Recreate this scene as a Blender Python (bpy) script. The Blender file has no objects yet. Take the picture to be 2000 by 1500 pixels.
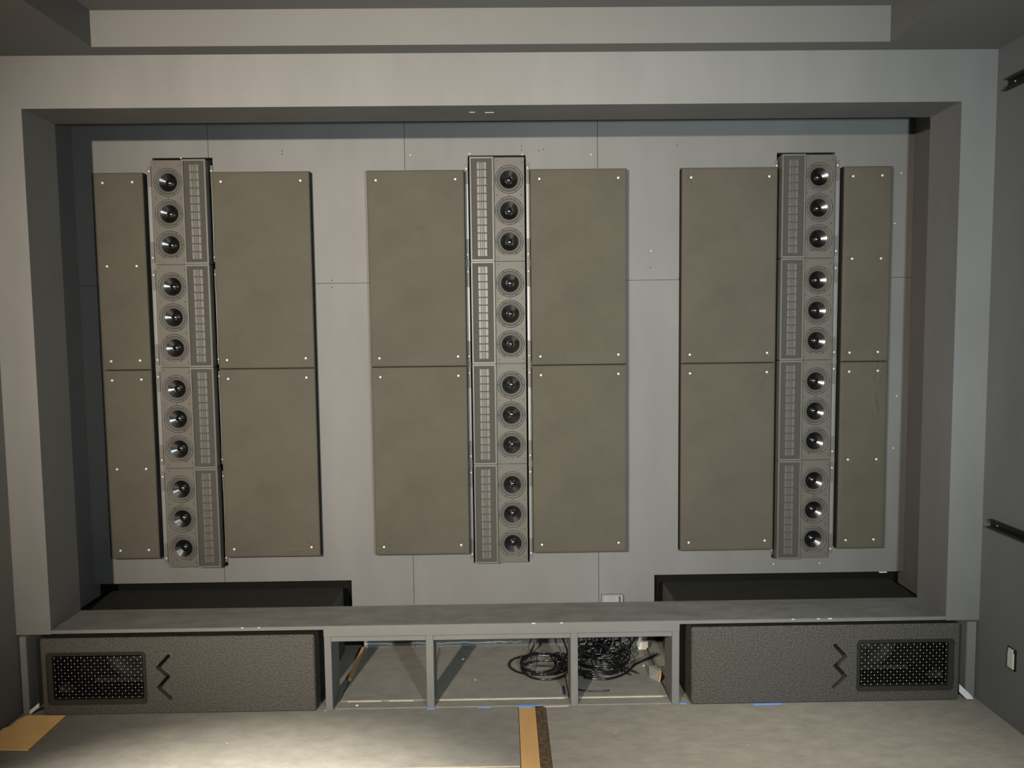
import bpy, bmesh, math, random
from mathutils import Vector, Matrix
random.seed(7)
SC = bpy.context.scene
COL = SC.collection

# ------------------------------------------------------------------ camera
cam_d = bpy.data.cameras.new('camera'); cam = bpy.data.objects.new('camera', cam_d); COL.objects.link(cam)
cam_d.sensor_width = 36.0; cam_d.lens = 36.0 * 1468.74 / 2000.0; cam_d.clip_start = 0.02
F = Vector((0.01156901, 0.99736046, -0.07168175)); R = Vector((0.99985971, -0.01240679, -0.01125318)); U = Vector((0.01211282, 0.0715415, 0.99736407))
m = Matrix.Identity(4)
for i in range(3):
    m[i][0] = R[i]; m[i][1] = U[i]; m[i][2] = -F[i]
m[0][3], m[1][3], m[2][3] = 0.02125, -3.3, 1.7056
cam.matrix_world = m
SC.camera = cam

# ------------------------------------------------------------------ light
SC.view_settings.view_transform = 'Standard'; SC.view_settings.look = 'None'
SC.view_settings.gamma = 1.0; SC.view_settings.use_curve_mapping = False
SC.view_settings.exposure = 0.737
world = bpy.data.worlds.new('world'); SC.world = world; world.use_nodes = True
world.node_tree.nodes['Background'].inputs[0].default_value = (0.75, 0.9, 1.0, 1)
world.node_tree.nodes['Background'].inputs[1].default_value = 0.035

def spot(name, loc, target, power, color, size, blend, radius):
    d = bpy.data.lights.new(name, 'SPOT'); o = bpy.data.objects.new(name, d); COL.objects.link(o)
    o.location = loc
    o.rotation_euler = (Vector(target) - Vector(loc)).to_track_quat('-Z', 'Y').to_euler()
    d.energy = power; d.color = color; d.spot_size = math.radians(size); d.spot_blend = blend; d.shadow_soft_size = radius
    return o
spot('flood_lamp', (-1.45, -4.4, 2.39), (-0.36, 0.3, 1.68), 1100, (1.0, 0.87, 0.715), 67.6, 1.0, 0.06)
spot('work_lamp', (0.98, -3.4, 1.76), (0.85, 0.3, 1.74), 372, (0.84, 0.96, 0.98), 98, 1.0, 0.07)
spot('ceiling_downlight', (-0.95, -1.52, 2.99), (-0.95, -1.46, 0.0), 1950, (1.0, 0.93, 0.79), 54, 0.95, 0.05)
spot('ceiling_downlight', (1.25, -1.30, 2.99), (1.25, -1.15, 0.0), 240, (1.0, 0.93, 0.80), 56, 1.0, 0.05)

# ------------------------------------------------------------------ materials
def mat(name, base, rough=0.6, var=0.0, vscale=3.0, bump=0.0, bscale=200.0, spec=0.3, metal=0.0, specks=0.0, stretch=None, speckcol=(0.6, 0.57, 0.5)):
    base = tuple(c * 0.6 for c in base); speckcol = tuple(c * 0.6 for c in speckcol)
    M = bpy.data.materials.new(name); M.use_nodes = True
    nt = M.node_tree; N = nt.nodes; L = nt.links
    b = N['Principled BSDF']
    b.inputs['Base Color'].default_value = (*base, 1); b.inputs['Roughness'].default_value = rough
    b.inputs['Specular IOR Level'].default_value = spec; b.inputs['Metallic'].default_value = metal
    tc = N.new('ShaderNodeTexCoord'); src = tc.outputs['Object']
    if stretch:
        mp = N.new('ShaderNodeMapping'); mp.inputs['Scale'].default_value = stretch; L.new(src, mp.inputs['Vector']); ssrc = mp.outputs[0]
    else: ssrc = src
    col = None
    if var > 0:
        n = N.new('ShaderNodeTexNoise'); n.inputs['Scale'].default_value = vscale; n.inputs['Detail'].default_value = 5; n.inputs['Roughness'].default_value = 0.6
        if specks > 0: n.inputs['Detail'].default_value = 13; n.inputs['Roughness'].default_value = 0.74
        L.new(ssrc, n.inputs['Vector'])
        r = N.new('ShaderNodeValToRGB'); r.color_ramp.elements[0].position = 0.3; r.color_ramp.elements[1].position = 0.7
        r.color_ramp.elements[0].color = (*[c * (1 - var) for c in base], 1); r.color_ramp.elements[1].color = (*[c * (1 + var) for c in base], 1)
        L.new(n.outputs['Fac'], r.inputs['Fac']); col = r.outputs['Color']
    if specks > 0:
        v = N.new('ShaderNodeTexVoronoi'); v.inputs['Scale'].default_value = 9.0; L.new(src, v.inputs['Vector'])
        lt = N.new('ShaderNodeMath'); lt.operation = 'LESS_THAN'; lt.inputs[1].default_value = specks; L.new(v.outputs['Distance'], lt.inputs[0])
        mx = N.new('ShaderNodeMix'); mx.data_type = 'RGBA'
        L.new(lt.outputs[0], mx.inputs['Factor'])
        if col: L.new(col, mx.inputs['A'])
        else: mx.inputs['A'].default_value = (*base, 1)
        mx.inputs['B'].default_value = (*speckcol, 1); col = mx.outputs['Result']
    if col: L.new(col, b.inputs['Base Color'])
    if bump > 0:
        n2 = N.new('ShaderNodeTexNoise'); n2.inputs['Scale'].default_value = bscale; n2.inputs['Detail'].default_value = 3; L.new(src, n2.inputs['Vector'])
        bp = N.new('ShaderNodeBump'); bp.inputs['Strength'].default_value = bump; bp.inputs['Distance'].default_value = 0.004
        L.new(n2.outputs['Fac'], bp.inputs['Height']); L.new(bp.outputs[0], b.inputs['Normal'])
    return M

PAINT = mat('charcoal_wall_paint', (0.186, 0.184, 0.180), 0.62, 0.10, 3.2, 0.05, 260, 0.3, stretch=(1, 1, 0.3))
TRIM = mat('charcoal_trim_paint', (0.19, 0.188, 0.182), 0.55, 0.06, 5, 0.08, 120, 0.3)
CEIL = mat('dark_ceiling_paint', (0.175, 0.172, 0.165), 0.7, 0.04, 2, 0.05, 260, 0.2)
SHELF = mat('scuffed_shelf_paint', (0.19, 0.19, 0.178), 0.6, 0.28, 6, 0.05, 80, 0.3, specks=0.02, stretch=(1, 2.5, 1))
FLOORL = mat('scuffed_floor_sheet', (0.265, 0.256, 0.230), 0.62, 0.20, 8, 0.06, 60, 0.3, specks=0.03, stretch=(1, 1.8, 1))
FLOORR = mat('brown_tinted_floor_sheet', (0.30, 0.278, 0.24), 0.65, 0.20, 8, 0.06, 60, 0.3, specks=0.03, stretch=(1, 2.2, 1))
FABRIC = mat('olive_felt_fabric', (0.109, 0.100, 0.080), 0.95, 0.09, 4, 0.35, 420, 0.05)
SIDE = mat('black_panel_side', (0.016, 0.015, 0.011), 0.9)
BAFFLE = mat('grey_speaker_baffle', (0.122, 0.114, 0.099), 0.55, 0.04, 8, 0.08, 500, 0.3)
HOUSING = mat('grey_metal_housing', (0.150, 0.144, 0.128), 0.42, 0.03, 8, 0, 1, 0.4)
GRILLE = mat('fine_perforated_grille', (0.058, 0.056, 0.049), 0.6, 0.35, 420, 0.5, 700, 0.3)
RIBBON = mat('ribbon_foil', (0.118, 0.112, 0.097), 0.42, 0.10, 60, 0.1, 300, 0.5, 0.0)
SURR = mat('rubber_surround', (0.085, 0.083, 0.076), 0.55, 0, 1, 0, 1, 0.3)
CONE = mat('gloss_black_cone', (0.006, 0.006, 0.006), 0.24, 0, 1, 0, 1, 0.9)
CAP = mat('gloss_black_dust_cap', (0.008, 0.008, 0.008), 0.14, 0, 1, 0, 1, 0.9)
BLACK = mat('matte_black', (0.006, 0.006, 0.005), 0.8, 0, 1, 0, 1, 0.1)
DARKIN = mat('painted_groove_shade', (0.022, 0.021, 0.018), 0.9, 0.2, 6, 0, 1, 0.1)  # shade of a deep slot put into the zigzag groove floor's colour
SUBP = mat('rough_texture_cabinet_coat', (0.069, 0.064, 0.055), 0.62, 0.55, 120, 1.0, 150, 0.45)
SUBTOP = mat('raw_black_cabinet_top', (0.02, 0.0185, 0.015), 0.85, 0.25, 12, 0.2, 90, 0.2, specks=0.015)
FRAME = mat('black_grille_frame', (0.028, 0.027, 0.02), 0.5, 0, 1, 0, 1, 0.3)
WIRE = mat('steel_wire', (0.06, 0.06, 0.058), 0.3, 0, 1, 0, 1, 0.5, 0.6)
GLINT = mat('painted_wire_glint', (1.3, 1.3, 1.26), 0.35, 0, 1, 0, 1, 0.8, 0.0)  # white diffuse colour stands in for lamp glints on the wires
DRIVER = mat('dull_driver_cone', (0.035, 0.033, 0.028), 0.6, 0.3, 40, 0.2, 200, 0.3)
PIN = mat('white_pin_cap', (0.85, 0.84, 0.78), 0.4)
STEEL = mat('zinc_screw', (0.75, 0.74, 0.68), 0.3, 0, 1, 0, 1, 0.5, 0.3)
DSCREW = mat('dark_screw', (0.02, 0.02, 0.018), 0.4)
BRKT = mat('painted_bracket', (0.15, 0.148, 0.14), 0.5, 0.05, 20)
BRKTL = mat('bare_bracket_metal', (0.27, 0.27, 0.265), 0.4, 0.05, 30, 0, 1, 0.5, 0.2)
PLY = mat('raw_plywood', (0.62, 0.37, 0.15), 0.7, 0.10, 8, 0.1, 90, 0.2, stretch=(1, 0.2, 1))
CARD = mat('brown_cardboard', (1.15, 0.72, 0.30), 0.8, 0.08, 9, 0.1, 90, 0.1)
RESID = mat('rough_brown_chipboard', (0.115, 0.075, 0.045), 0.9, 0.6, 60, 1.0, 90, 0.15)
RAWEDGE = mat('raw_pale_edge', (0.62, 0.55, 0.40), 0.7, 0.15, 20)
BLUE = mat('blue_masking_tape', (0.20, 0.45, 1.25), 0.55)
WTAPE = mat('white_tape', (0.72, 0.72, 0.74), 0.6)
WHITE = mat('white_plastic', (0.78, 0.77, 0.68), 0.4)
GREYBOX = mat('galvanised_box', (0.42, 0.43, 0.43), 0.35, 0.1, 20, 0, 1, 0.5, 0.3)
CABLE = mat('black_cable_jacket', (0.006, 0.006, 0.006), 0.22, 0, 1, 0, 1, 0.6)
GCABLE = mat('grey_cable_jacket', (0.13, 0.13, 0.12), 0.35, 0, 1, 0, 1, 0.5)
RAIL = mat('black_channel', (0.010, 0.010, 0.009), 0.45)
BROWNLIT = mat('brown_lit_wall_paint', (0.13, 0.105, 0.098), 0.8, 0.2, 10, 0.2, 60, 0.1)  # unassigned; wall paint with brownish light put into its colour
PURPLE = mat('purple_marker', (0.06, 0.03, 0.13), 0.6)

# ------------------------------------------------------------------ helpers
def link(name, me, M, parent=None, loc=None, smooth=False):
    o = bpy.data.objects.new(name, me); COL.objects.link(o)
    if M is not None and not me.materials: me.materials.append(M)
    if smooth:
        for p in me.polygons: p.use_smooth = True
    if parent: o.parent = parent
    if loc: o.location = loc
    return o
def from_bm(name, bm, M, parent=None, loc=None, smooth=False, recalc=True):
    if recalc: bmesh.ops.recalc_face_normals(bm, faces=bm.faces)
    me = bpy.data.meshes.new(name); bm.to_mesh(me); bm.free()
    return link(name, me, M, parent, loc, smooth)
def bx(bm, x0, x1, y0, y1, z0, z1):
    v = [bm.verts.new(p) for p in ((x0,y0,z0),(x1,y0,z0),(x1,y1,z0),(x0,y1,z0),(x0,y0,z1),(x1,y0,z1),(x1,y1,z1),(x0,y1,z1))]
    return [bm.faces.new([v[i] for i in f]) for f in ((3,2,1,0),(4,5,6,7),(0,1,5,4),(1,2,6,5),(2,3,7,6),(3,0,4,7))]
def box(name, x0, x1, y0, y1, z0, z1, M, parent=None, bevel=0.0, loc=None):
    bm = bmesh.new(); bx(bm, x0, x1, y0, y1, z0, z1)
    if bevel > 0: bmesh.ops.bevel(bm, geom=bm.edges[:], offset=bevel, segments=2, affect='EDGES', clamp_overlap=True)
    return from_bm(name, bm, M, parent, loc)
def boxes(name, L, M, parent=None, loc=None):
    bm = bmesh.new()
    for b in L: bx(bm, *b)
    return from_bm(name, bm, M, parent, loc)
def lathe_bm(prof, seg=32, bm=None, c=(0,0,0)):
    """profile of (r, y) turned about the y axis"""
    bm = bm or bmesh.new(); rings = []
    for r, y in prof:
        if r < 1e-6: rings.append([bm.verts.new((c[0], c[1] + y, c[2]))])
        else: rings.append([bm.verts.new((c[0] + r*math.cos(2*math.pi*k/seg), c[1] + y, c[2] + r*math.sin(2*math.pi*k/seg))) for k in range(seg)])
    for a, b in zip(rings, rings[1:]):
        for k in range(seg):
            k2 = (k+1) % seg
            if len(a) == 1 and len(b) == 1: continue
            if len(a) == 1: bm.faces.new((a[0], b[k], b[k2]))
            elif len(b) == 1: bm.faces.new((a[k], b[0], a[k2]))
            else: bm.faces.new((a[k], b[k], b[k2], a[k2]))
    return bm
def lathe_mesh(name, prof, M, seg=32):
    bm = lathe_bm(prof, seg); bmesh.ops.recalc_face_normals(bm, faces=bm.faces)
    me = bpy.data.meshes.new(name); bm.to_mesh(me); bm.free(); me.materials.append(M)
    for p in me.polygons: p.use_smooth = True
    return me
def tube_bm(bm, pts, r, sides=8):
    pts = [Vector(p) for p in pts]; n = len(pts); prev = None; rings = []
    for i in range(n):
        t = (pts[min(i+1, n-1)] - pts[max(i-1, 0)]).normalized()
        if prev is None:
            a = Vector((0,0,1)) if abs(t.z) < 0.9 else Vector((1,0,0)); nrm = t.cross(a).normalized()
        else: nrm = (prev - t * prev.dot(t)).normalized()
        prev = nrm; bi = t.cross(nrm)
        rings.append([bm.verts.new(pts[i] + (nrm*math.cos(2*math.pi*k/sides) + bi*math.sin(2*math.pi*k/sides))*r) for k in range(sides)])
    for a, b in zip(rings, rings[1:]):
        for k in range(sides): bm.faces.new((a[k], b[k], b[(k+1) % sides], a[(k+1) % sides]))
    bm.faces.new(rings[0][::-1]); bm.faces.new(rings[-1])
def catmull(P, sub=8):
    P = [Vector(p) for p in P]; out = []
    Q = [P[0]] + P + [P[-1]]
    for i in range(1, len(Q)-2):
        for s in range(sub):
            t = s/sub; p0,p1,p2,p3 = Q[i-1:i+3]
            out.append(0.5*((2*p1)+(-p0+p2)*t+(2*p0-5*p1+4*p2-p3)*t*t+(-p0+3*p1-3*p2+p3)*t**3))
    out.append(P[-1]); return out
def tag(o, label, cat=None, group=None, kind=None):
    o['label'] = label
    if cat: o['category'] = cat
    if group: o['group'] = group
    if kind: o['kind'] = kind
    return o
def struct(o, label=None):
    o['kind'] = 'structure'
    if label: o['label'] = label
    return o
def empty(name, loc):
    o = bpy.data.objects.new(name, None); COL.objects.link(o); o.location = loc; o.empty_display_size = 0.05; return o
def cells(bm, xs, zs, solid, y0, y1):
    """slab in the xz plane made of the solid cells of a grid, front at y0, back at y1"""
    nx, nz = len(xs)-1, len(zs)-1; vc = {}
    def V(i, j, y):
        k = (i, j, y)
        if k not in vc: vc[k] = bm.verts.new((xs[i], y, zs[j]))
        return vc[k]
    S = [[solid((xs[i]+xs[i+1])/2, (zs[j]+zs[j+1])/2) for j in range(nz)] for i in range(nx)]
    g = lambda i, j: 0 <= i < nx and 0 <= j < nz and S[i][j]
    for i in range(nx):
        for j in range(nz):
            if not S[i][j]: continue
            bm.faces.new((V(i,j,y0), V(i+1,j,y0), V(i+1,j+1,y0), V(i,j+1,y0)))
            bm.faces.new((V(i,j,y1), V(i,j+1,y1), V(i+1,j+1,y1), V(i+1,j,y1)))
            if not g(i-1,j): bm.faces.new((V(i,j,y0), V(i,j+1,y0), V(i,j+1,y1), V(i,j,y1)))
            if not g(i+1,j): bm.faces.new((V(i+1,j,y0), V(i+1,j,y1), V(i+1,j+1,y1), V(i+1,j+1,y0)))
            if not g(i,j-1): bm.faces.new((V(i,j,y0), V(i,j,y1), V(i+1,j,y1), V(i+1,j,y0)))
            if not g(i,j+1): bm.faces.new((V(i,j+1,y0), V(i+1,j+1,y0), V(i+1,j+1,y1), V(i,j+1,y1)))

# ------------------------------------------------------------------ setting
W, XL, XR = 2.0147, -2.168, 2.1666
ZT, ZC, ZTT = 2.667, 2.886, 3.032
D1, D2, D3 = 0.239, 0.645, 0.70
XTL, XTR, YT = -1.657, 1.650, -0.094

K2 = (D2 + 3.3) / 3.67      # wall details were measured on a plane 3.67 m from the camera, panels and speakers on one 3.625 m away
KP = (0.589 + 3.3) / 3.625
TX = lambda x, k: 0.02125 + (x - 0.02125) * k
TZ = lambda z, k: 1.7056 + (z - 1.7056) * k
# floor: base, two sheets, exposed strips
floor = struct(box('floor', XL, XR, -5.6, D3, -0.06, -0.012, RESID))
box('floor_sheet', XL, 0.071, -5.6, D3, -0.012, 0.0, FLOORL, floor)
box('floor_sheet', 0.196, XR, -5.6, D3, -0.012, 0.0, FLOORR, floor)
box('plywood_strip', 0.0735, 0.1475, -5.6, -0.012, -0.012, 0.004, PLY, floor)
box('chipboard_strip', 0.1475, 0.194, -5.6, -0.012, -0.012, 0.0, RESID, floor)
box('raw_sheet_edge', -0.60, 0.069, -0.4735, -0.470, -0.004, 0.003, RAWEDGE, floor)

# proscenium (front wall with the big opening)
bm = bmesh.new()
cells(bm, [XL, -W, W, XR], [0.37, ZT, ZC], lambda x, z: not (abs(x) < W and z < ZT), 0.0, D1)
wf = struct(from_bm('wall_front', bm, PAINT))
boxes('paint_chip', [(-0.115,-0.09,0.10,0.105,ZT-0.0012,ZT+0.001)], WTAPE, wf)
boxes('paint_chip', [(-0.045,-0.005,0.105,0.113,ZT-0.0012,ZT+0.001)], WTAPE, wf)
wl = struct(box('wall_left', XL-0.1, XL, -5.6, D3, 0.0, ZTT+0.05, PAINT))
wr = struct(box('wall_right', XR, XR+0.1, -5.6, D3, 0.0, ZTT+0.05, PAINT))
struct(box('wall_rear', XL, XR, -5.7, -5.6, 0.0, ZTT+0.05, PAINT))
# ceiling: soffit ring and raised tray
bm = bmesh.new()
bx(bm, XL, XR, YT, D3, ZC, ZTT + 0.05); bx(bm, XL, XTL, -5.1, YT, ZC, ZTT + 0.05); bx(bm, XTR, XR, -5.1, YT, ZC, ZTT + 0.05); bx(bm, XL, XR, -5.6, -5.1, ZC, ZTT + 0.05)
struct(from_bm('ceiling_soffit', bm, CEIL))
struct(box('ceiling', XTL, XTR, -5.1, YT, ZTT, ZTT + 0.05, CEIL))
struct(box('wall_dark_backing', XL, XR, D3, D3+0.08, 0.0, ZC, BLACK))  # added black backing; its colour paints the darkness behind the cut-outs

# baffle wall made of painted sheets, with cut-outs for the speaker columns and the low cabinets
HOLES = [(-1.638, -1.352, 0.553, 2.541), (-0.135, 0.141, 0.553, 2.540), (1.350, 1.632, 0.553, 2.541),
         (-2.3, -0.745, -1.0, 0.473), (0.764, 2.3, -1.0, 0.477)]
HOLES = [(TX(a, K2), TX(b, K2), TZ(c, K2), TZ(d, K2)) for a, b, c, d in HOLES]
HOLES += [(-2.3, -0.745, -1.0, 0.20), (0.765, 2.3, -1.0, 0.20)]
def solid(x, z): return not any(a < x < b and c < z < d for a, b, c, d in HOLES)
SX = [XL+0.001] + [TX(x, K2) for x in (-1.371, -0.437, 0.486)] + [XR-0.001]; SZ = [0.001, TZ(1.940, K2), ZC-0.001]
wb = struct(empty('wall_back', (0, D2, 0.0)))
for i in range(4):
    for j in range(2):
        x0, x1, z0, z1 = SX[i]+0.0012*(i > 0), SX[i+1]-0.0012*(i < 3), SZ[j]+0.0010*(j > 0), SZ[j+1]-0.0010*(j < 1)
        xs = sorted({x0, x1} | {v for h in HOLES for v in h[:2] if x0 < v < x1})
        zs = sorted({z0, z1} | {v for h in HOLES for v in h[2:] if z0 < v < z1})
        bm = bmesh.new(); cells(bm, xs, zs, solid, 0.0, 0.025 + 0.001*((i+j) % 2))
        from_bm('wall_sheet', bm, PAINT, wb)
smesh = lathe_mesh('screw', [(0.0, -0.003), (0.0035, -0.0025), (0.0048, 0.0), (0.0048, 0.001)], STEEL, 10)
for x, z in [(-0.128, 2.549),(0.125, 2.543),(-1.502,2.54),(1.361,0.524),(1.593,0.524),(1.96,1.36),(-0.41,2.545),(0.455,2.54),(1.93,2.20),(1.95,1.10),(-0.615,2.29),(0.745,2.08),(1.955,2.44)]:
    link('screw', smesh, STEEL, wb, (TX(x, K2), -0.0005, TZ(z, K2)))
dsm = lathe_mesh('screw_hole', [(0.0, -0.0008), (0.0028, -0.0006), (0.003, 0.0)], DSCREW, 8)
for x, z in [(0.122,2.583),(0.122,2.565),(0.205,2.56),(0.228,2.565),(-0.80,1.955),(-0.802,1.92),(-1.02,2.57),(-1.02,2.555),(0.88,1.945),(0.55,1.95),(0.74,2.0),(0.87,2.58)]:
    link('screw_hole', dsm, DSCREW, wb, (TX(x, K2), -0.0005, TZ(z, K2)))

box('paint_chip', 2.035, 2.075, -0.003, 0.01, TZ(0.477, K2)-0.006, TZ(0.477, K2)-0.0005, WTAPE, wb)
# plinth shelf, header and posts
sh = struct(empty('trim_1', (0, 0, 0)), 'scuffed grey shelf ledge with header and posts under the wall opening')
boxes('shelf_board', [(-W+0.004, W-0.004, -0.002, 0.236, 0.374, 0.391)], SHELF, sh)
box('shelf_edging', -W+0.004, W-0.004, -0.006, -0.002, 0.375, 0.3905, TRIM, sh)
box('header_board', -0.799, 0.803, -0.004, 0.03, 0.341, 0.3745, TRIM, sh)
PX = [(-0.798,-0.767),(-0.341,-0.308),(0.311,0.343),(0.770,0.803)]
for a, b in ((0,1),(1,2),(2,3)): box('header_rail', PX[a][1]+0.001, PX[b][0]-0.001, -0.002, 0.034, 0.318, 0.3385, TRIM, sh)
for a, b in PX: box('post', a, b, -0.003, 0.15, 0.0, 0.340, TRIM, sh, 0.0015)
box('support_rail', -0.80, 0.80, 0.20, 0.235, 0.338, 0.3735, TRIM, sh)
for x0, x1 in [(1.31,1.322),(1.425,1.438),(1.475,1.492),(0.137,0.152),(0.265,0.275),(-1.165,-1.155),(-1.09,-1.082)]:
    box('paint_chip', x0, x1, -0.0072, -0.004, 0.387, 0.391, WTAPE, sh)
# raised board floor inside the three bays with raw front edge
for k, (x0, x1) in enumerate(((-0.715,-0.36),(-0.295,0.285),(0.355,0.745))):
    fb = box('bay_floor_board', x0-0.03, x1+0.02, 0.066, D2-0.002, 0.0, 0.009, FLOORL, sh)
    for s0, s1 in ([(0.0,0.155),(0.19,0.305)] if k == 0 else [(0.0, x1-x0)]):
        box('raw_board_edge', x0+s0, x0+s1, 0.0635, 0.066, 0.001, 0.0065, RAWEDGE, fb)
box('sill_board', -0.758, 0.769, 0.002, 0.058, 0.0, 0.004, FLOORL, sh)
box('wood_batten', -0.752, -0.737, 0.26, 0.62, 0.009, 0.024, PLY, sh)
for x0, x1 in ((-0.74, 0.02), (-0.10, 0.10)):
    pts = [(x0 + (x1-x0)*i/24, D2-0.004, 0.030 + 0.0025*math.sin(i*0.9+x0*9) + 0.0015*math.sin(i*2.3)) for i in range(25)]
    bm = bmesh.new(); tube_bm(bm, pts, 0.0028, 6); from_bm('torn_paper_edge', bm, WTAPE if x0 < -0.2 else RAWEDGE, sh)
# short boards under the jambs
for s, xa, xb, n in ((-1, -2.158, -2.128, 'trim_2'), (1, 2.113, 2.156, 'trim_3')):
    struct(box(n, xa, xb, -0.001, 0.17, 0.0, 0.362, TRIM, None, 0.002))

# ------------------------------------------------------------------ fabric panels
pin_me = lathe_mesh('pin', [(0.0, -0.0055), (0.0033, -0.005), (0.0055, -0.003), (0.0064, 0.0), (0.0064, 0.004)], PIN, 14)
def seg_d(px, pz, a, b):
    ax, az = a; bx_, bz = b; dx, dz = bx_-ax, bz-az
    t = max(0, min(1, ((px-ax)*dx+(pz-az)*dz)/(dx*dx+dz*dz)))
    return math.hypot(px-ax-t*dx, pz-az-t*dz), t
def panel(x0, x1, z0, z1, pins, puck, creases, label):
    T = 0.055; w, h = x1-x0, z1-z0
    root = empty('acoustic_panel', ((x0+x1)/2, D2, z0))
    edge = [0, .0012, .004, .009]
    def axis(L, n): return edge + [0.02 + (L-0.04)*i/n for i in range(n+1)] + [L-e for e in reversed(edge)]
    xs, zs = axis(w, int(w/0.005)), axis(h, int(h/0.0055))
    rnd = random.Random(hash((round(x0*1000), round(z0*1000))) & 0xffff); ph = rnd.random()*6
    bm = bmesh.new(); G = []
    for x in xs:
        col = []
        for z in zs:
            d = min(x, w-x, z, h-z); y = -T
            if d < 0.01: y += 0.009*(1 - math.sqrt(max(0, 1-(1-d/0.01)**2)))
            y += 0.0007*math.sin(x*19+ph)*math.sin(z*11+ph*2)
            for k, (px, pz) in enumerate(pins):
                r = math.hypot(x-px, z-pz)
                if r < 0.16:
                    y += 0.005*math.exp(-(r/0.011)**2)
                    if k in puck:
                        th = math.atan2(z-pz, x-px)
                        y += 0.0065*math.exp(-r/0.03)*min(1, r/0.012)*math.cos(6*th+ph+k)*(0.6+0.4*math.sin(2*th+ph))
            for a, b, amp in creases:
                dd, t = seg_d(x, z, a, b)
                if dd < 0.03: y -= 1.8*amp*math.exp(-(dd/0.0055)**2)*math.sin(math.pi*min(1, max(0.05, t)))
            col.append(bm.verts.new((x-w/2, y, z)))
        G.append(col)
    nx, nz = len(xs), len(zs)
    for i in range(nx-1):
        for j in range(nz-1): bm.faces.new((G[i][j], G[i+1][j], G[i+1][j+1], G[i][j+1]))
    rim = [G[i][0] for i in range(nx)] + [G[nx-1][j] for j in range(1, nz)] + [G[i][nz-1] for i in range(nx-2, -1, -1)] + [G[0][j] for j in range(nz-2, 0, -1)]
    back = [bm.verts.new((v.co.x, -0.001, v.co.z)) for v in rim]
    for k in range(len(rim)):
        k2 = (k+1) % len(rim); bm.faces.new((rim[k], back[k], back[k2], rim[k2]))
    bm.faces.new(back[::-1])
    for f in bm.faces:
        if len(f.verts) == 4 and any(abs(v.co.y+0.001) < 1e-6 for v in f.verts): f.material_index = 1
    fc = from_bm('fabric_cover', bm, FABRIC, root, None, True); fc.data.materials.append(SIDE)
    for px, pz in pins: link('pin', pin_me, PIN, root, (px-w/2, -T+0.002, pz))
    tag(root, label, 'acoustic panel', 'olive fabric acoustic panels on the speaker wall')
PC = [(-1.899,-1.669,'narrow','beside the left wall recess edge, left of the left speaker column'), (-1.346,-0.885,'wide','right of the left speaker column'),
      (-0.615,-0.153,'wide','left of the centre speaker column'), (0.160,0.621,'wide','right of the centre speaker column'),
      (0.883,1.342,'wide','left of the right speaker column'), (1.660,1.893,'narrow','right of the right speaker column')]
PUCK = {(1,0):{1},(3,1):{0},(2,0):{0},(4,0):{3},(4,1):{2},(5,1):{2},(5,0):{5},(1,1):{},(0,0):{},(1,2):{}}
CRE = {(2,1):[((0.13,0.72),(0.36,0.69),0.0025)], (1,1):[((0.06,0.10),(0.18,0.25),0.003),((0.40,0.06),(0.46,0.005),0.003)], (1,0):[((0.05,0.90),(0.005,0.83),0.003),((0.30,0.03),(0.44,0.04),0.002)], (5,0):[((0.17,0.85),(0.20,0.70),0.003)], (4,0):[((0.02,0.85),(0.10,0.90),0.002)], (3,1):[((0.02,0.89),(0.12,0.875),0.002)]}
for i, (x0, x1, wd, where) in enumerate(PC):
    for j, (z0, z1) in enumerate(((0.609, 1.5325), (1.5345, 2.466))):
        x0_, x1_, z0, z1 = TX(x0, KP), TX(x1, KP), TZ(z0, KP), TZ(z1, KP); w, h = x1_-x0_, z1-z0
        ex = 0.045; pins = [(ex, 0.045), (w-ex, 0.05), (ex+0.002, h-0.05), (w-ex, h-0.048)]
        if wd == 'narrow': pins = [(0.045,0.046),(0.193,0.048),(0.048,0.477+0.053*j),(0.198,0.477+0.053*j),(0.045,h-0.051),(0.195,h-0.048)]
        w_ = {0:'leftmost narrow', 5:'rightmost narrow'}.get(i, 'wide')
        loc = {0:'by the left edge of the recess', 5:'by the right edge of the recess'}.get(i, where)
        puck = PUCK.get((i, j), set()) if (i, j) != (1, 1) else {1}
        panel(x0_, x1_, z0, z1, pins, puck, CRE.get((i, j), []), '%s %s olive fabric acoustic panel %s' % ('upper' if j else 'lower', w_, loc))

# ------------------------------------------------------------------ line array speakers
ring_me = lathe_mesh('woofer', [(0.0655, 0.004), (0.0655, -0.0012), (0.0642, -0.0022), (0.0575, -0.0022), (0.0565, 0.001), (0.0555, 0.004)], BAFFLE, 40)
surr_me = lathe_mesh('surround', [(0.0566, 0.003), (0.0545, -0.0012), (0.0525, -0.0024), (0.0505, -0.0012), (0.0492, 0.0012), (0.0475, -0.0004), (0.0455, 0.0002), (0.0435, 0.002), (0.0415, 0.004)], SURR, 40)
cone_me = lathe_mesh('cone', [(0.0420, 0.0032), (0.036, 0.0064), (0.029, 0.0101), (0.0165, 0.0168)], CONE, 40)
cap_me = lathe_mesh('dust_cap', [(0.0175, 0.0170), (0.0170, 0.0140), (0.0145, 0.0108), (0.0105, 0.0083), (0.0055, 0.0066), (0.0, 0.0061)], CAP, 32)
hole_me = lathe_mesh('screw', [(0.0, -0.0012), (0.0022, -0.001), (0.0026, 0.0006)], DSCREW, 8)
bscrew_me = lathe_mesh('screw', [(0.0, -0.004), (0.004, -0.0035), (0.0055, -0.0012), (0.0055, 0.001)], STEEL, 10)
H = 0.4890; RW, BW = 0.113, 0.146   # module height, ribbon width, woofer baffle width
YR, YB = -0.052, -0.034             # fronts of the ribbon housing and of the baffle, from the wall face
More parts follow.
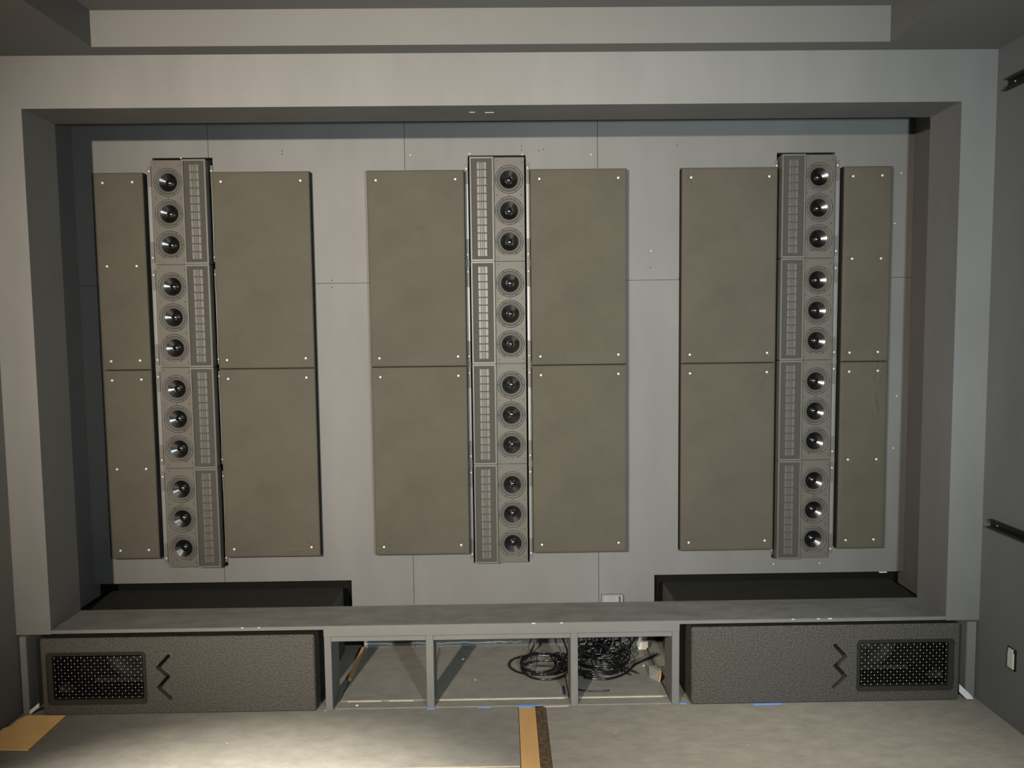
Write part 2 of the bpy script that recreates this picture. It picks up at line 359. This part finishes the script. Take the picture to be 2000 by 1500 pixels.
def cell_mesh():
    bm = bmesh.new()
    for a, b in ((-0.022,-0.0105),(-0.0075,-0.002),(0.001,0.006),(0.0095,0.022)): bx(bm, a, b, -0.0012, 0.002, -0.0158, 0.0158)
    bmesh.ops.recalc_face_normals(bm, faces=bm.faces)
    me = bpy.data.meshes.new('ribbon_cell'); bm.to_mesh(me); bm.free(); me.materials.append(RIBBON); return me
CELL = cell_mesh()
def housing_mesh():
    bm = bmesh.new(); w, lip = RW/2, 0.0075
    cells(bm, [-w, -w+lip, w-lip, w], [0.0, 0.008, H-0.008, H], lambda x, z: abs(x) > w-lip or z < 0.008 or z > H-0.008, YR, YR+0.02)
    es = [e for e in bm.edges if abs(e.verts[0].co.y-YR) < 1e-6 and abs(e.verts[1].co.y-YR) < 1e-6 and len(e.link_faces) == 2 and any(abs(f.normal.y) < .5 for f in e.link_faces)]
    bm.normal_update()
    es = [e for e in bm.edges if all(abs(v.co.y-YR) < 1e-6 for v in e.verts) and len(e.link_faces) == 2 and any(abs(f.normal.y) < .5 for f in e.link_faces)]
    bmesh.ops.bevel(bm, geom=es, offset=0.0022, segments=2, affect='EDGES')
    bx(bm, -w+0.001, w-0.001, YR+0.02, 0.045, 0.001, H-0.001)
    bmesh.ops.recalc_face_normals(bm, faces=bm.faces)
    me = bpy.data.meshes.new('ribbon_housing'); bm.to_mesh(me); bm.free(); me.materials.append(HOUSING); return me
HOUS = housing_mesh()
def grille_mesh():
    bm = bmesh.new(); bx(bm, -RW/2+0.0078, RW/2-0.0078, YR+0.009, YR+0.0195, 0.0083, H-0.0083)
    bmesh.ops.recalc_face_normals(bm, faces=bm.faces)
    me = bpy.data.meshes.new('perforated_grille'); bm.to_mesh(me); bm.free(); me.materials.append(GRILLE); return me
GR = grille_mesh()
def baffle_mesh():
    bm = bmesh.new(); w = BW/2
    # plate with three round openings for the woofers
    out = [bm.verts.new(p) for p in ((-w,YB,0),(w,YB,0),(w,YB,H),(-w,YB,H))]
    ed = [bm.edges.new((out[i], out[(i+1)%4])) for i in range(4)]
    rims = []
    for zc in (H-0.103, H-0.250, H-0.397):
        c = [bm.verts.new((0.0672*math.cos(2*math.pi*k/40), YB, zc+0.0672*math.sin(2*math.pi*k/40))) for k in range(40)]
        ed += [bm.edges.new((c[k], c[(k+1)%40])) for k in range(40)]; rims.append(c)
    bmesh.ops.triangle_fill(bm, edges=ed, use_beauty=True)
    for c in rims:
        d = [bm.verts.new((v.co.x, YB+0.03, v.co.z)) for v in c]
        for k in range(40): bm.faces.new((c[k], c[(k+1)%40], d[(k+1)%40], d[k]))
    bk = [bm.verts.new((v.co.x, 0.045, v.co.z)) for v in out]
    for i in range(4): bm.faces.new((out[i], bk[i], bk[(i+1)%4], out[(i+1)%4]))
    bm.faces.new(bk)
    bmesh.ops.recalc_face_normals(bm, faces=bm.faces)
    # thin label strips at both ends
    for z0, z1 in ((0.006, 0.030), (H-0.030, H-0.006)): bx(bm, -w+0.008, w-0.008, YB-0.0011, YB+0.001, z0, z1)
    me = bpy.data.meshes.new('woofer_baffle'); bm.to_mesh(me); bm.free(); me.materials.append(BAFFLE); return me
BAF = baffle_mesh()
def simple(name, L, M):
    bm = bmesh.new()
    for b in L: bx(bm, *b)
    bmesh.ops.recalc_face_normals(bm, faces=bm.faces)
    me = bpy.data.meshes.new(name); bm.to_mesh(me); bm.free(); me.materials.append(M); return me
def brk(hw): return simple('bracket', [(-hw,hw,-0.0045,-0.0005,0.012,H-0.02)], BRKTL), simple('bracket_tab', [(-hw-0.001,hw+0.001,-0.0065,-0.0047,0.0,0.098)], BRKT)
BRW, BRN = brk(0.0068), brk(0.0036)
SEAM = simple('back_plate', [(-0.128,0.128,0.02,0.15,0.0,H)], BLACK)
ORD = ['bottom', 'third from the top', 'second from the top', 'topmost']
COLS = [(-1.501, -1, 'left'), (0.003, 1, 'centre'), (1.491, 1, 'right')]
for cx, s, side in COLS:
    for k in range(4):
        z0 = TZ(0.562 + k*0.4912, KP)
        root = empty('line_array_speaker', (TX(cx, KP), D2, z0)); root.scale = (KP, KP, KP)
        xr, xb = -s*(RW+BW)/2 + s*RW/2, s*(RW+BW)/2 - s*BW/2
        link('ribbon_housing', HOUS, None, root, (xr, 0, 0))
        g = link('perforated_grille', GR, None, root, (xr, 0, 0))
        for q in range(12): link('ribbon_cell', CELL, None, g, (0, YR+0.0083, 0.029 + q*0.0372 + 0.0108))
        link('woofer_baffle', BAF, None, root, (xb, 0, 0))
        for zo in (0.103, 0.250, 0.397):
            wf_ = link('woofer', ring_me, None, root, (xb, YB, H-zo))
            link('surround', surr_me, None, wf_); link('cone', cone_me, None, wf_); link('dust_cap', cap_me, None, wf_)
            for a in range(6):
                an = math.pi*a/3
                link('screw', hole_me, None, wf_, (0.0622*math.cos(an), -0.0022, 0.0622*math.sin(an)))
        for dx, dz in ((-0.055,0.017),(0.062,0.022),(-0.055,H-0.014),(0.062,H-0.024),(-0.058,H-0.1765),(0.058,H-0.1765),(0.058,H-0.3235),(0.0,H-0.1765)):
            link('screw', hole_me, None, root, (xb+dx, YB-0.0009, dz))
        for sg in (-1, 1):
            wide = side == 'centre' or sg == (-1 if side == 'left' else 1); B_ = BRW if wide else BRN
            b = link('bracket', B_[0], None, root, (sg*((RW+BW)/2 + (0.0175 if side == 'centre' else 0.0255 if wide else 0.0115)), 0, 0))
            link('bracket_tab', B_[1], None, b, (0, 0, 0.012)); link('bracket_tab', B_[1], None, b, (0, 0, H-0.118))
            for dz in (0.035, H-0.045): link('screw', bscrew_me, None, b, (0, -0.0068, dz))
        tag(root, '%s speaker module of the %s column, three black woofers' % (ORD[k], side), 'speaker', 'stacked line array speaker modules')

# ------------------------------------------------------------------ bass cabinets
def offset_outline(P, hw):
    P = [Vector(p) for p in P]; n = len(P); Lf, Rt = [], []
    for i in range(n):
        d0 = (P[i]-P[i-1]).normalized() if i > 0 else None
        d1 = (P[i+1]-P[i]).normalized() if i < n-1 else None
        if d0 is None: nr = Vector((-d1.y, d1.x)); k = 1
        elif d1 is None: nr = Vector((-d0.y, d0.x)); k = 1
        else:
            n0, n1 = Vector((-d0.y, d0.x)), Vector((-d1.y, d1.x)); nr = (n0+n1).normalized(); k = 1/max(0.5, nr.dot(n0))
        Lf.append(P[i]+nr*hw*k); Rt.append(P[i]-nr*hw*k)
    def cap(c, d):
        a0 = math.atan2(d.x, -d.y) ; out = []
        nr = Vector((-d.y, d.x))
        for t in range(1, 6):
            an = math.pi*t/6
            out.append(c + nr*hw*math.cos(an) + d*hw*math.sin(an))
        return out
    return Lf + cap(P[-1], (P[-1]-P[-2]).normalized()) + Rt[::-1] + cap(P[0], (P[0]-P[1]).normalized())
def round_rect(x0, x1, z0, z1, r, seg=4):
    out = []
    for cx, cz, a0 in ((x1-r, z0+r, -90), (x1-r, z1-r, 0), (x0+r, z1-r, 90), (x0+r, z0+r, 180)):
        for k in range(seg+1):
            a = math.radians(a0 + 90*k/seg); out.append(Vector((cx+r*math.cos(a), cz+r*math.sin(a))))
    return out
def bass_cabinet(xo, s, h, label, Lw):
    """xo = outer edge, s = +1 when the cabinet runs to the right from it; local x grows inwards"""
    root = empty('bass_cabinet', (xo, -0.011, 0.0))
    DEP = 0.62; gx0, gx1, gz0, gz1 = 0.024, 0.470, 0.047, 0.290
    X = lambda x: s*x
    bm = bmesh.new(); ed = []
    outer = round_rect(0.006, Lw-0.006, 0.006, h-0.006, 0.006, 3); outer2 = round_rect(0, Lw, 0, h, 0.010, 3)
    hole = round_rect(gx0, gx1, gz0, gz1, 0.018, 3)
    zig = offset_outline([(0.570,0.266),(0.522,0.214),(0.566,0.172),(0.522,0.122),(0.572,0.073)], 0.0085)
    loops = []
    for lp in (outer, hole, zig):
        vs = [bm.verts.new((X(p.x), 0.0, p.y)) for p in lp]; loops.append(vs)
        ed += [bm.edges.new((vs[i], vs[(i+1) % len(vs)])) for i in range(len(vs))]
    bmesh.ops.triangle_fill(bm, edges=ed, use_beauty=True)
    def wall(a, pts, y, sc=None):
        b = [bm.verts.new((X(p.x), y, p.y)) for p in pts]
        for i in range(len(a)):
            j = (i+1) % len(a); bm.faces.new((a[i], b[i], b[j], a[j]))
        return b
    r1 = wall(loops[0], outer2, 0.006); r2 = wall(r1, outer2, DEP); bm.faces.new(r2)
    wall(loops[1], hole, 0.03)
    zf = wall(loops[2], zig, 0.032)
    zed = [bm.edges.get((zf[i], zf[(i+1) % len(zf)])) for i in range(len(zf))]
    bmesh.ops.triangle_fill(bm, edges=zed, use_beauty=True)
    for f in bm.faces:
        c = f.calc_center_median()
        if c.z > h-0.004 and c.y > 0.05: f.material_index = 1
        elif abs(c.y-0.032) < 1e-4 and 0.45 < abs(c.x) < 0.65 and 0.04 < c.z < 0.30: f.material_index = 2  # groove floor coloured dark to paint its shade
    cab = from_bm('cabinet', bm, None, root)
    cab.data.materials.append(SUBP); cab.data.materials.append(SUBTOP); cab.data.materials.append(DARKIN)
    # dark frame ring inside the opening
    bm = bmesh.new()
    inn = round_rect(gx0+0.022, gx1-0.020, gz0+0.020, gz1-0.020, 0.008, 3); outr = round_rect(gx0+0.0004, gx1-0.0004, gz0+0.0004, gz1-0.0004, 0.018, 3)
    A = [bm.verts.new((X(p.x), 0.007, p.y)) for p in outr]; B = [bm.verts.new((X(p.x), 0.009, p.y)) for p in inn]; C_ = [bm.verts.new((X(p.x), 0.028, p.y)) for p in inn]
    for i in range(len(A)):
        j = (i+1) % len(A); bm.faces.new((A[i], A[j], B[j], B[i])); bm.faces.new((B[i], B[j], C_[j], C_[i]))
    fr = from_bm('grille_frame', bm, FRAME, root)
    rv = lathe_mesh('rivet', [(0.0, -0.0025), (0.0025, -0.002), (0.0034, 0.0)], FRAME, 8)
    for k in range(7):
        for z in (gz0+0.009, gz1-0.009): link('rivet', rv, None, fr, (X(gx0+0.02+k*0.067), 0.0075, z))
    # opening interior
    bm = bmesh.new(); x0, x1, z0, z1 = gx0+0.004, gx1-0.004, gz0+0.004, gz1-0.004
    v = [bm.verts.new((X(x), y, z)) for y in (0.029, 0.26) for x, z in ((x0,z0),(x1,z0),(x1,z1),(x0,z1))]
    for f in ((4,5,6,7),(0,1,5,4),(1,2,6,5),(2,3,7,6),(3,0,4,7)): bm.faces.new([v[i] for i in f])
    from_bm('opening_liner', bm, BLACK, root)
    # inner driver and brace bar
    dr = link('inner_driver', lathe_mesh('inner_driver', [(0.125,0.012),(0.125,-0.004),(0.116,-0.006),(0.108,0.0),(0.100,-0.003),(0.092,0.004),(0.04,0.036),(0.036,0.028),(0.02,0.018),(0.0,0.015)], DRIVER, 36), None, root, (X(0.30), 0.175, 0.172))
    dr.scale = (1, 1, 0.78); dr.rotation_euler = (0.15, 0, -s*0.35)
    a, b = sorted((X(0.17), X(gx1-0.006))); box('brace_bar', a, b, 0.12, 0.14, 0.096, 0.110, DRIVER, root)
    bm = bmesh.new(); p = [(0.04,0.078),(0.10,0.078),(0.055,0.108),(0.04,0.105)]
    f0 = [bm.verts.new((X(x), 0.06, z)) for x, z in p]; f1 = [bm.verts.new((X(x), 0.10, z)) for x, z in p]
    bm.faces.new(f0); bm.faces.new(f1[::-1])
    for i in range(4): bm.faces.new((f0[i], f1[i], f1[(i+1)%4], f0[(i+1)%4]))
    from_bm('corner_foam', bm, DRIVER, root)
    # woven wire mesh
    bm = bmesh.new(); gl = bmesh.new()
    nxw, nzw = 27, 14; mx0, mx1, mz0, mz1 = gx0+0.024, gx1-0.022, gz0+0.022, gz1-0.022
    for i in range(nxw):
        x = mx0 + (mx1-mx0)*(i+.5)/nxw
        tube_bm(bm, [(X(x), 0.014 + 0.0014*(-1)**(i+j), mz0 + (mz1-mz0)*(j+.5)/nzw) for j in range(-0, nzw)], 0.0009, 5)
    for j in range(nzw):
        z = mz0 + (mz1-mz0)*(j+.5)/nzw
        tube_bm(bm, [(X(mx0 + (mx1-mx0)*(i+.5)/nxw), 0.014 - 0.0014*(-1)**(i+j), z) for i in range(nxw)], 0.0009, 5)
    wm = from_bm('wire_mesh', bm, WIRE, root, None, True); wm['kind'] = 'stuff'
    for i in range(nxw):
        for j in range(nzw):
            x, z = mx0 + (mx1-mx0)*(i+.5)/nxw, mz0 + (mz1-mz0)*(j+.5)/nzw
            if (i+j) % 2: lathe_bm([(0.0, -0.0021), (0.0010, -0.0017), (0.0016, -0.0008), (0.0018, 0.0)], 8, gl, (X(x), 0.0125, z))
    go = from_bm('painted_glint_dots', gl, GLINT, root, None, True); go['kind'] = 'stuff'  # beads at the crossings, painted white as glints
    tag(root, label, 'subwoofer', 'low bass cabinets under the ledge')
bass_cabinet(-2.063, 1, 0.354, 'rough black bass cabinet under the left end of the ledge, mesh opening at its left', 1.222)
bass_cabinet(2.077, -1, 0.359, 'rough black bass cabinet under the right end of the ledge, mesh opening at its right', 1.220)

# ------------------------------------------------------------------ cables in the bays
def cable(name, pts, r, M, label, sub=8):
    bm = bmesh.new(); tube_bm(bm, catmull(pts, sub), r, 8)
    o = from_bm(name, bm, M, None, None, True); tag(o, label, 'cable', 'loose cables inside the ledge bays'); return o
def coil(name, cx, cy, rx, ry, loops, zb, zr, r, M, label, seed, tail=None, lead=None):
    rn = random.Random(seed); P = list(lead or [])
    for l in range(loops):
        ox, oy = rn.uniform(-.03,.03), rn.uniform(-.025,.025); sx, sy = rn.uniform(.6,1.1), rn.uniform(.6,1.08)
        for k in range(8):
            a = 2*math.pi*k/8 + seed
            z = zb + zr*(l/loops) + 0.006*rn.random()
            P.append((cx+ox+rx*sx*math.cos(a), cy+oy+ry*sy*math.sin(a), max(z, 0.009+r+0.001)))
    P += list(tail or [])
    return cable(name, P, r, M, label, 5)
coil('cable_coil', 0.20, 0.37, 0.150, 0.155, 3, 0.016, 0.03, 0.0044, CABLE, 'thick black cable coiled flat on the middle bay floor, lowest of the loops', 1, tail=[(0.33,0.42,0.06),(0.31,0.50,0.12),(0.30,0.62,0.20)])
coil('cable_coil', 0.22, 0.34, 0.130, 0.120, 2, 0.03, 0.04, 0.0040, CABLE, 'black cable looped on top of the coil in the middle bay', 4, tail=[(0.34,0.30,0.05),(0.37,0.35,0.06)])
coil('cable_coil', 0.13, 0.42, 0.05, 0.13, 1, 0.03, 0.05, 0.0036, GCABLE, 'thin grey cable standing up at the left side of the coil', 9)
coil('cable_coil', 0.315, 0.34, 0.050, 0.085, 3, 0.03, 0.05, 0.0040, CABLE, 'tight small black cable loop just left of the third post', 12)
coil('cable_coil', 0.47, 0.33, 0.12, 0.120, 3, 0.016, 0.05, 0.0040, CABLE, 'black cable coil on the right bay floor behind the third post', 21, tail=[(0.52,0.45,0.12),(0.50,0.62,0.20)])
coil('cable_coil', 0.50, 0.38, 0.13, 0.12, 3, 0.03, 0.07, 0.0040, CABLE, 'large tangled black cable pile in the middle of the right bay', 33, tail=[(0.60,0.50,0.15),(0.58,0.62,0.20)])
coil('cable_coil', 0.55, 0.45, 0.09, 0.10, 3, 0.05, 0.09, 0.0040, CABLE, 'upper loops of black cable heaped at the back of the right bay', 41, tail=[(0.66,0.50,0.15),(0.64,0.62,0.20)])
coil('cable_coil', 0.48, 0.47, 0.10, 0.09, 3, 0.04, 0.08, 0.004, CABLE, 'thin black cable loops tangled into the pile near the back wall', 57)
rn = random.Random(5)
NAMES = ['black cable hanging from above at the left of the right bay', 'black cable hanging behind the tangled pile', 'black cable dropping into the middle of the pile', 'grey cable dropping beside the middle of the pile', 'black cable hanging right of the middle of the pile', 'pale grey cable curving down toward the pile front', 'black cable hanging near the white wall box', 'thin black cable hanging closest to the white wall box']
for k in range(8):
    x = 0.42 + 0.042*k
    cable('hanging_cable', [(x, 0.638, 0.20), (x+rn.uniform(-.02,.02), 0.60, 0.185), (x+rn.uniform(-.04,.04), 0.49, 0.12), (x+rn.uniform(-.10,.0), 0.42+rn.uniform(-.04,.04), 0.06), (x-0.12, 0.34+rn.uniform(-.05,.05), 0.04), (x-0.05, 0.25+rn.uniform(-.02,.03), 0.022)], 0.0036, GCABLE if k in (3, 5) else CABLE, NAMES[k])
cable('loose_cable', [(0.40,0.235,0.018),(0.50,0.215,0.018),(0.60,0.27,0.018),(0.67,0.37,0.018),(0.76,0.44,0.02),(0.80,0.46,0.03)], 0.005, CABLE, 'black cable running from the pile to the right end post')
cable('loose_cable', [(0.44,0.25,0.024),(0.54,0.24,0.022),(0.62,0.31,0.02),(0.68,0.41,0.02),(0.75,0.45,0.024),(0.80,0.48,0.03)], 0.0042, GCABLE, 'grey cable running beside the black one to the right end post')
cable('loose_cable', [(0.345,0.17,0.014),(0.355,0.13,0.014),(0.39,0.11,0.014),(0.44,0.105,0.014),(0.50,0.11,0.014)], 0.0035, CABLE, 'short black cable lying near the raw board edge in the right bay')
cable('loose_cable', [(0.12,0.45,0.014),(0.16,0.52,0.05),(0.20,0.56,0.14),(0.24,0.60,0.18),(0.25,0.63,0.20)], 0.0045, CABLE, 'black cable rising from the flat coil to above the middle bay')

# ------------------------------------------------------------------ small things
wbx = empty('junction_box', (0.742, 0.585, 0.009))
boxes('box_shell', [(-0.022,0.022,-0.02,0.055,0.0,0.12)], WHITE, wbx); box('mounting_tab', -0.028, 0.028, -0.023, -0.02, 0.01, 0.05, WHITE, wbx)
tag(wbx, 'small white wall box at the back right corner of the right bay', 'wall box')
ob = empty('outlet_box', (0.59, D2-0.0005, 0.205))
bm = bmesh.new(); cells(bm, [-0.055,-0.050,0.038,0.043,0.055], [0.0,0.005,0.078,0.083], lambda x, z: not (-0.05 < x < 0.038 and 0.005 < z < 0.078), -0.03, 0.0)
from_bm('box_rim', bm, GREYBOX, ob); box('inner_plate', -0.050, 0.036, -0.018, -0.002, 0.005, 0.076, GREYBOX, ob); box('side_gap', 0.0385, 0.0425, -0.0305, -0.028, 0.006, 0.077, BLACK, ob)
tag(ob, 'pale metal outlet box on the back wall just above the ledge', 'outlet box')
# broken board piece at the right end of the right bay
bm = bmesh.new(); P = [(0.0,0.0,0.0),(0.035,-0.05,0.0),(0.04,0.02,0.0),(0.005,0.03,0.045),(0.045,-0.045,0.05),(0.046,0.02,0.05)]
vs = [bm.verts.new(p) for p in P]
for f in ((0,1,2),(3,5,4),(0,3,4,1),(1,4,5,2),(2,5,3,0)): bm.faces.new([vs[i] for i in f])
off = empty('board_offcut', (0.715, 0.245, 0.0095)); from_bm('painted_wedge', bm, FLOORL, off)
bm = bmesh.new(); tube_bm(bm, [(0.036,-0.056,0.002),(0.044,-0.052,0.03),(0.046,-0.045,0.052),(0.046,-0.02,0.054)], 0.005, 5); from_bm('raw_edge', bm, PLY, off)
tag(off, 'broken grey board offcut with a raw wood edge in the right bay', 'board offcut')
tag(box('plaster_crumb', 0.705, 0.716, 0.36, 0.372, 0.0095, 0.017, WHITE, None, 0.003), 'white plaster crumb on the right bay floor near the offcut', 'crumb')
tag(box('plaster_crumb', -0.212, -0.195, 0.47, 0.48, 0.0095, 0.017, WTAPE, None, 0.003), 'white plaster crumb on the middle bay floor', 'crumb')
tag(box('plaster_crumb', -0.135, -0.128, 0.24, 0.248, 0.0095, 0.015, WTAPE, None, 0.002), 'tiny white crumb in the middle bay, nearer the front', 'crumb')
tag(box('plaster_crumb', -0.67, -0.655, 0.018, 0.030, 0.0042, 0.009, WTAPE, None, 0.002), 'pale plaster flake on the sill of the left bay', 'crumb')
tag(box('marker_pen', 0.282, 0.292, 0.075, 0.16, 0.0095, 0.0175, PURPLE, None, 0.003), 'small purple object at the foot of the third post', 'marker')

def tape(label, pts, M, z=0.0, th=0.0012, name='tape_strip', group='bits of masking tape along the ledge foot', cat='tape'):
    bm = bmesh.new(); a = [bm.verts.new((x, y, z+0.0006)) for x, y in pts]; b = [bm.verts.new((x, y, z+0.0006+th)) for x, y in pts]; n = len(pts)
    bm.faces.new(a[::-1]); bm.faces.new(b)
    for i in range(n): bm.faces.new((a[i], a[(i+1)%n], b[(i+1)%n], b[i]))
    return tag(from_bm(name, bm, M), label, cat, group)
tape('blue tape strip across the top end of the plywood strip', [(0.070,-0.016),(0.072,0.000),(0.180,0.000),(0.132,-0.013),(0.131,-0.018)], BLUE, 0.004)
tape('thin white tape line right of the blue strip', [(0.186,-0.010),(0.186,-0.005),(0.30,-0.002),(0.30,-0.007)], WTAPE)
tape('blue tape under the foot of the second post', [(-0.341,-0.012),(-0.341,-0.004),(-0.304,-0.004),(-0.304,-0.011)], BLUE)
tape('small blue tape scrap midway between the second post and plywood strip', [(-0.115,-0.008),(-0.10,-0.003),(-0.055,-0.003),(-0.05,-0.008)], BLUE)
tape('tiny blue tape scrap at the foot of the first post', [(-0.808,-0.012),(-0.805,-0.003),(-0.792,-0.004),(-0.794,-0.013)], BLUE)
tape('blue tape scrap at the foot of the right end post', [(0.806,-0.004),(0.804,0.006),(0.838,0.004),(0.836,-0.006)], BLUE)
tape('long blue tape strip under the right bass cabinet', [(1.135,-0.024),(1.14,-0.012),(1.165,-0.013),(1.20,-0.012),(1.268,-0.012),(1.262,-0.022),(1.20,-0.024)], BLUE)
def tape_up(label, P, M):
    bm = bmesh.new(); n = len(P); vs = [bm.verts.new(p) for p in P]; ws = [bm.verts.new((x, y-0.0015, z+0.0012)) for x, y, z in P]
    bm.faces.new(vs); bm.faces.new(ws[::-1])
    for i in range(n): bm.faces.new((vs[i], ws[i], ws[(i+1)%n], vs[(i+1)%n]))
    return tag(from_bm('tape_strip', bm, M), label, 'tape', 'bits of masking tape along the ledge foot')
tape_up('white tape piece at the foot of the board right of the right cabinet', [(2.085,0.0,0.035),(2.085,0.0,0.070),(2.135,-0.008,0.022),(2.145,-0.012,0.004),(2.115,-0.01,0.004)], WTAPE)
tape_up('white tape piece at the foot of the board left of the left cabinet', [(-2.125,-0.006,0.004),(-2.085,0.0,0.035),(-2.085,0.0,0.055),(-2.125,-0.006,0.022)], WTAPE)

# cardboard in the left corner
cb = empty('cardboard_sheet', (-2.0, -0.15, 0.0))
pts = [(-2.135,-0.012),(-1.958,-0.019),(-1.952,-0.296),(-2.06,-0.290),(-2.50,-0.285),(-2.50,-0.16),(-2.20,-0.135),(-2.166,-0.120),(-2.150,-0.105),(-2.152,-0.05)]
bm = bmesh.new(); a = [bm.verts.new((x+2, y+.15, 0.001)) for x, y in pts]; b = [bm.verts.new((x+2, y+.15, 0.005)) for x, y in pts]; n = len(pts)
bm.faces.new(a[::-1]); bm.faces.new(b)
for i in range(n): bm.faces.new((a[i], a[(i+1)%n], b[(i+1)%n], b[i]))
from_bm('sheet', bm, CARD, cb)
for xx in (-1.975, -1.985): box('fold_line', xx+2-0.0012, xx+2+0.0012, -0.12, 0.125, 0.005, 0.0058, CARD, cb)
tag(cb, 'flat brown cardboard sheet on the floor in the left corner', 'cardboard')

# channels and wall box on the right wall
def channel(z0, z1, y_end, label):
    root = empty('wall_channel', (XR, y_end, z0)); h = z1-z0; Lc = 1.5
    bm = bmesh.new()
    bx(bm, -0.003, -0.0003, -Lc, 0.0, 0.0, h)
    bx(bm, -0.016, -0.003, -Lc, 0.012, 0.0, 0.004); bx(bm, -0.016, -0.003, -Lc, -0.004, h-0.004, h)
    bx(bm, -0.016, -0.013, -Lc, -0.01, 0.004, 0.012); bx(bm, -0.016, -0.013, -Lc, -0.014, h-0.012, h-0.004)
    from_bm('channel_body', bm, RAIL, root)
    sm = lathe_mesh('screw', [(0.0, -0.003), (0.003, -0.0025), (0.0042, 0.0)], STEEL, 10)
    for k in range(4):
        o = link('screw', sm, None, root, (-0.0035, -0.045-0.36*k, h*0.5)); o.rotation_euler = (0, 0, -math.pi/2)
    tag(root, label, 'wall rail', 'black metal channels screwed to the right wall')
channel(2.690, 2.736, -0.075, 'black metal channel high on the right wall near the ceiling')
channel(0.812, 0.852, -0.062, 'black metal channel low on the right wall above the wall box')
o_ = empty('wall_outlet', (XR, -0.226, 0.288))
bm = bmesh.new(); zz = [-0.045,-0.02,0.01,0.046]
bx(bm, -0.0025, -0.0003, -0.028, 0.026, -0.044, 0.048); from_bm('rough_cutout', bm, RAIL, o_)
box('white_device', -0.008, -0.0026, -0.018, 0.020, -0.040, 0.030, WHITE, o_, 0.002)
box('device_ear', -0.006, -0.0026, -0.010, 0.018, 0.031, 0.044, WHITE, o_)
tag(o_, 'uncovered white electrical outlet low on the right wall', 'outlet')
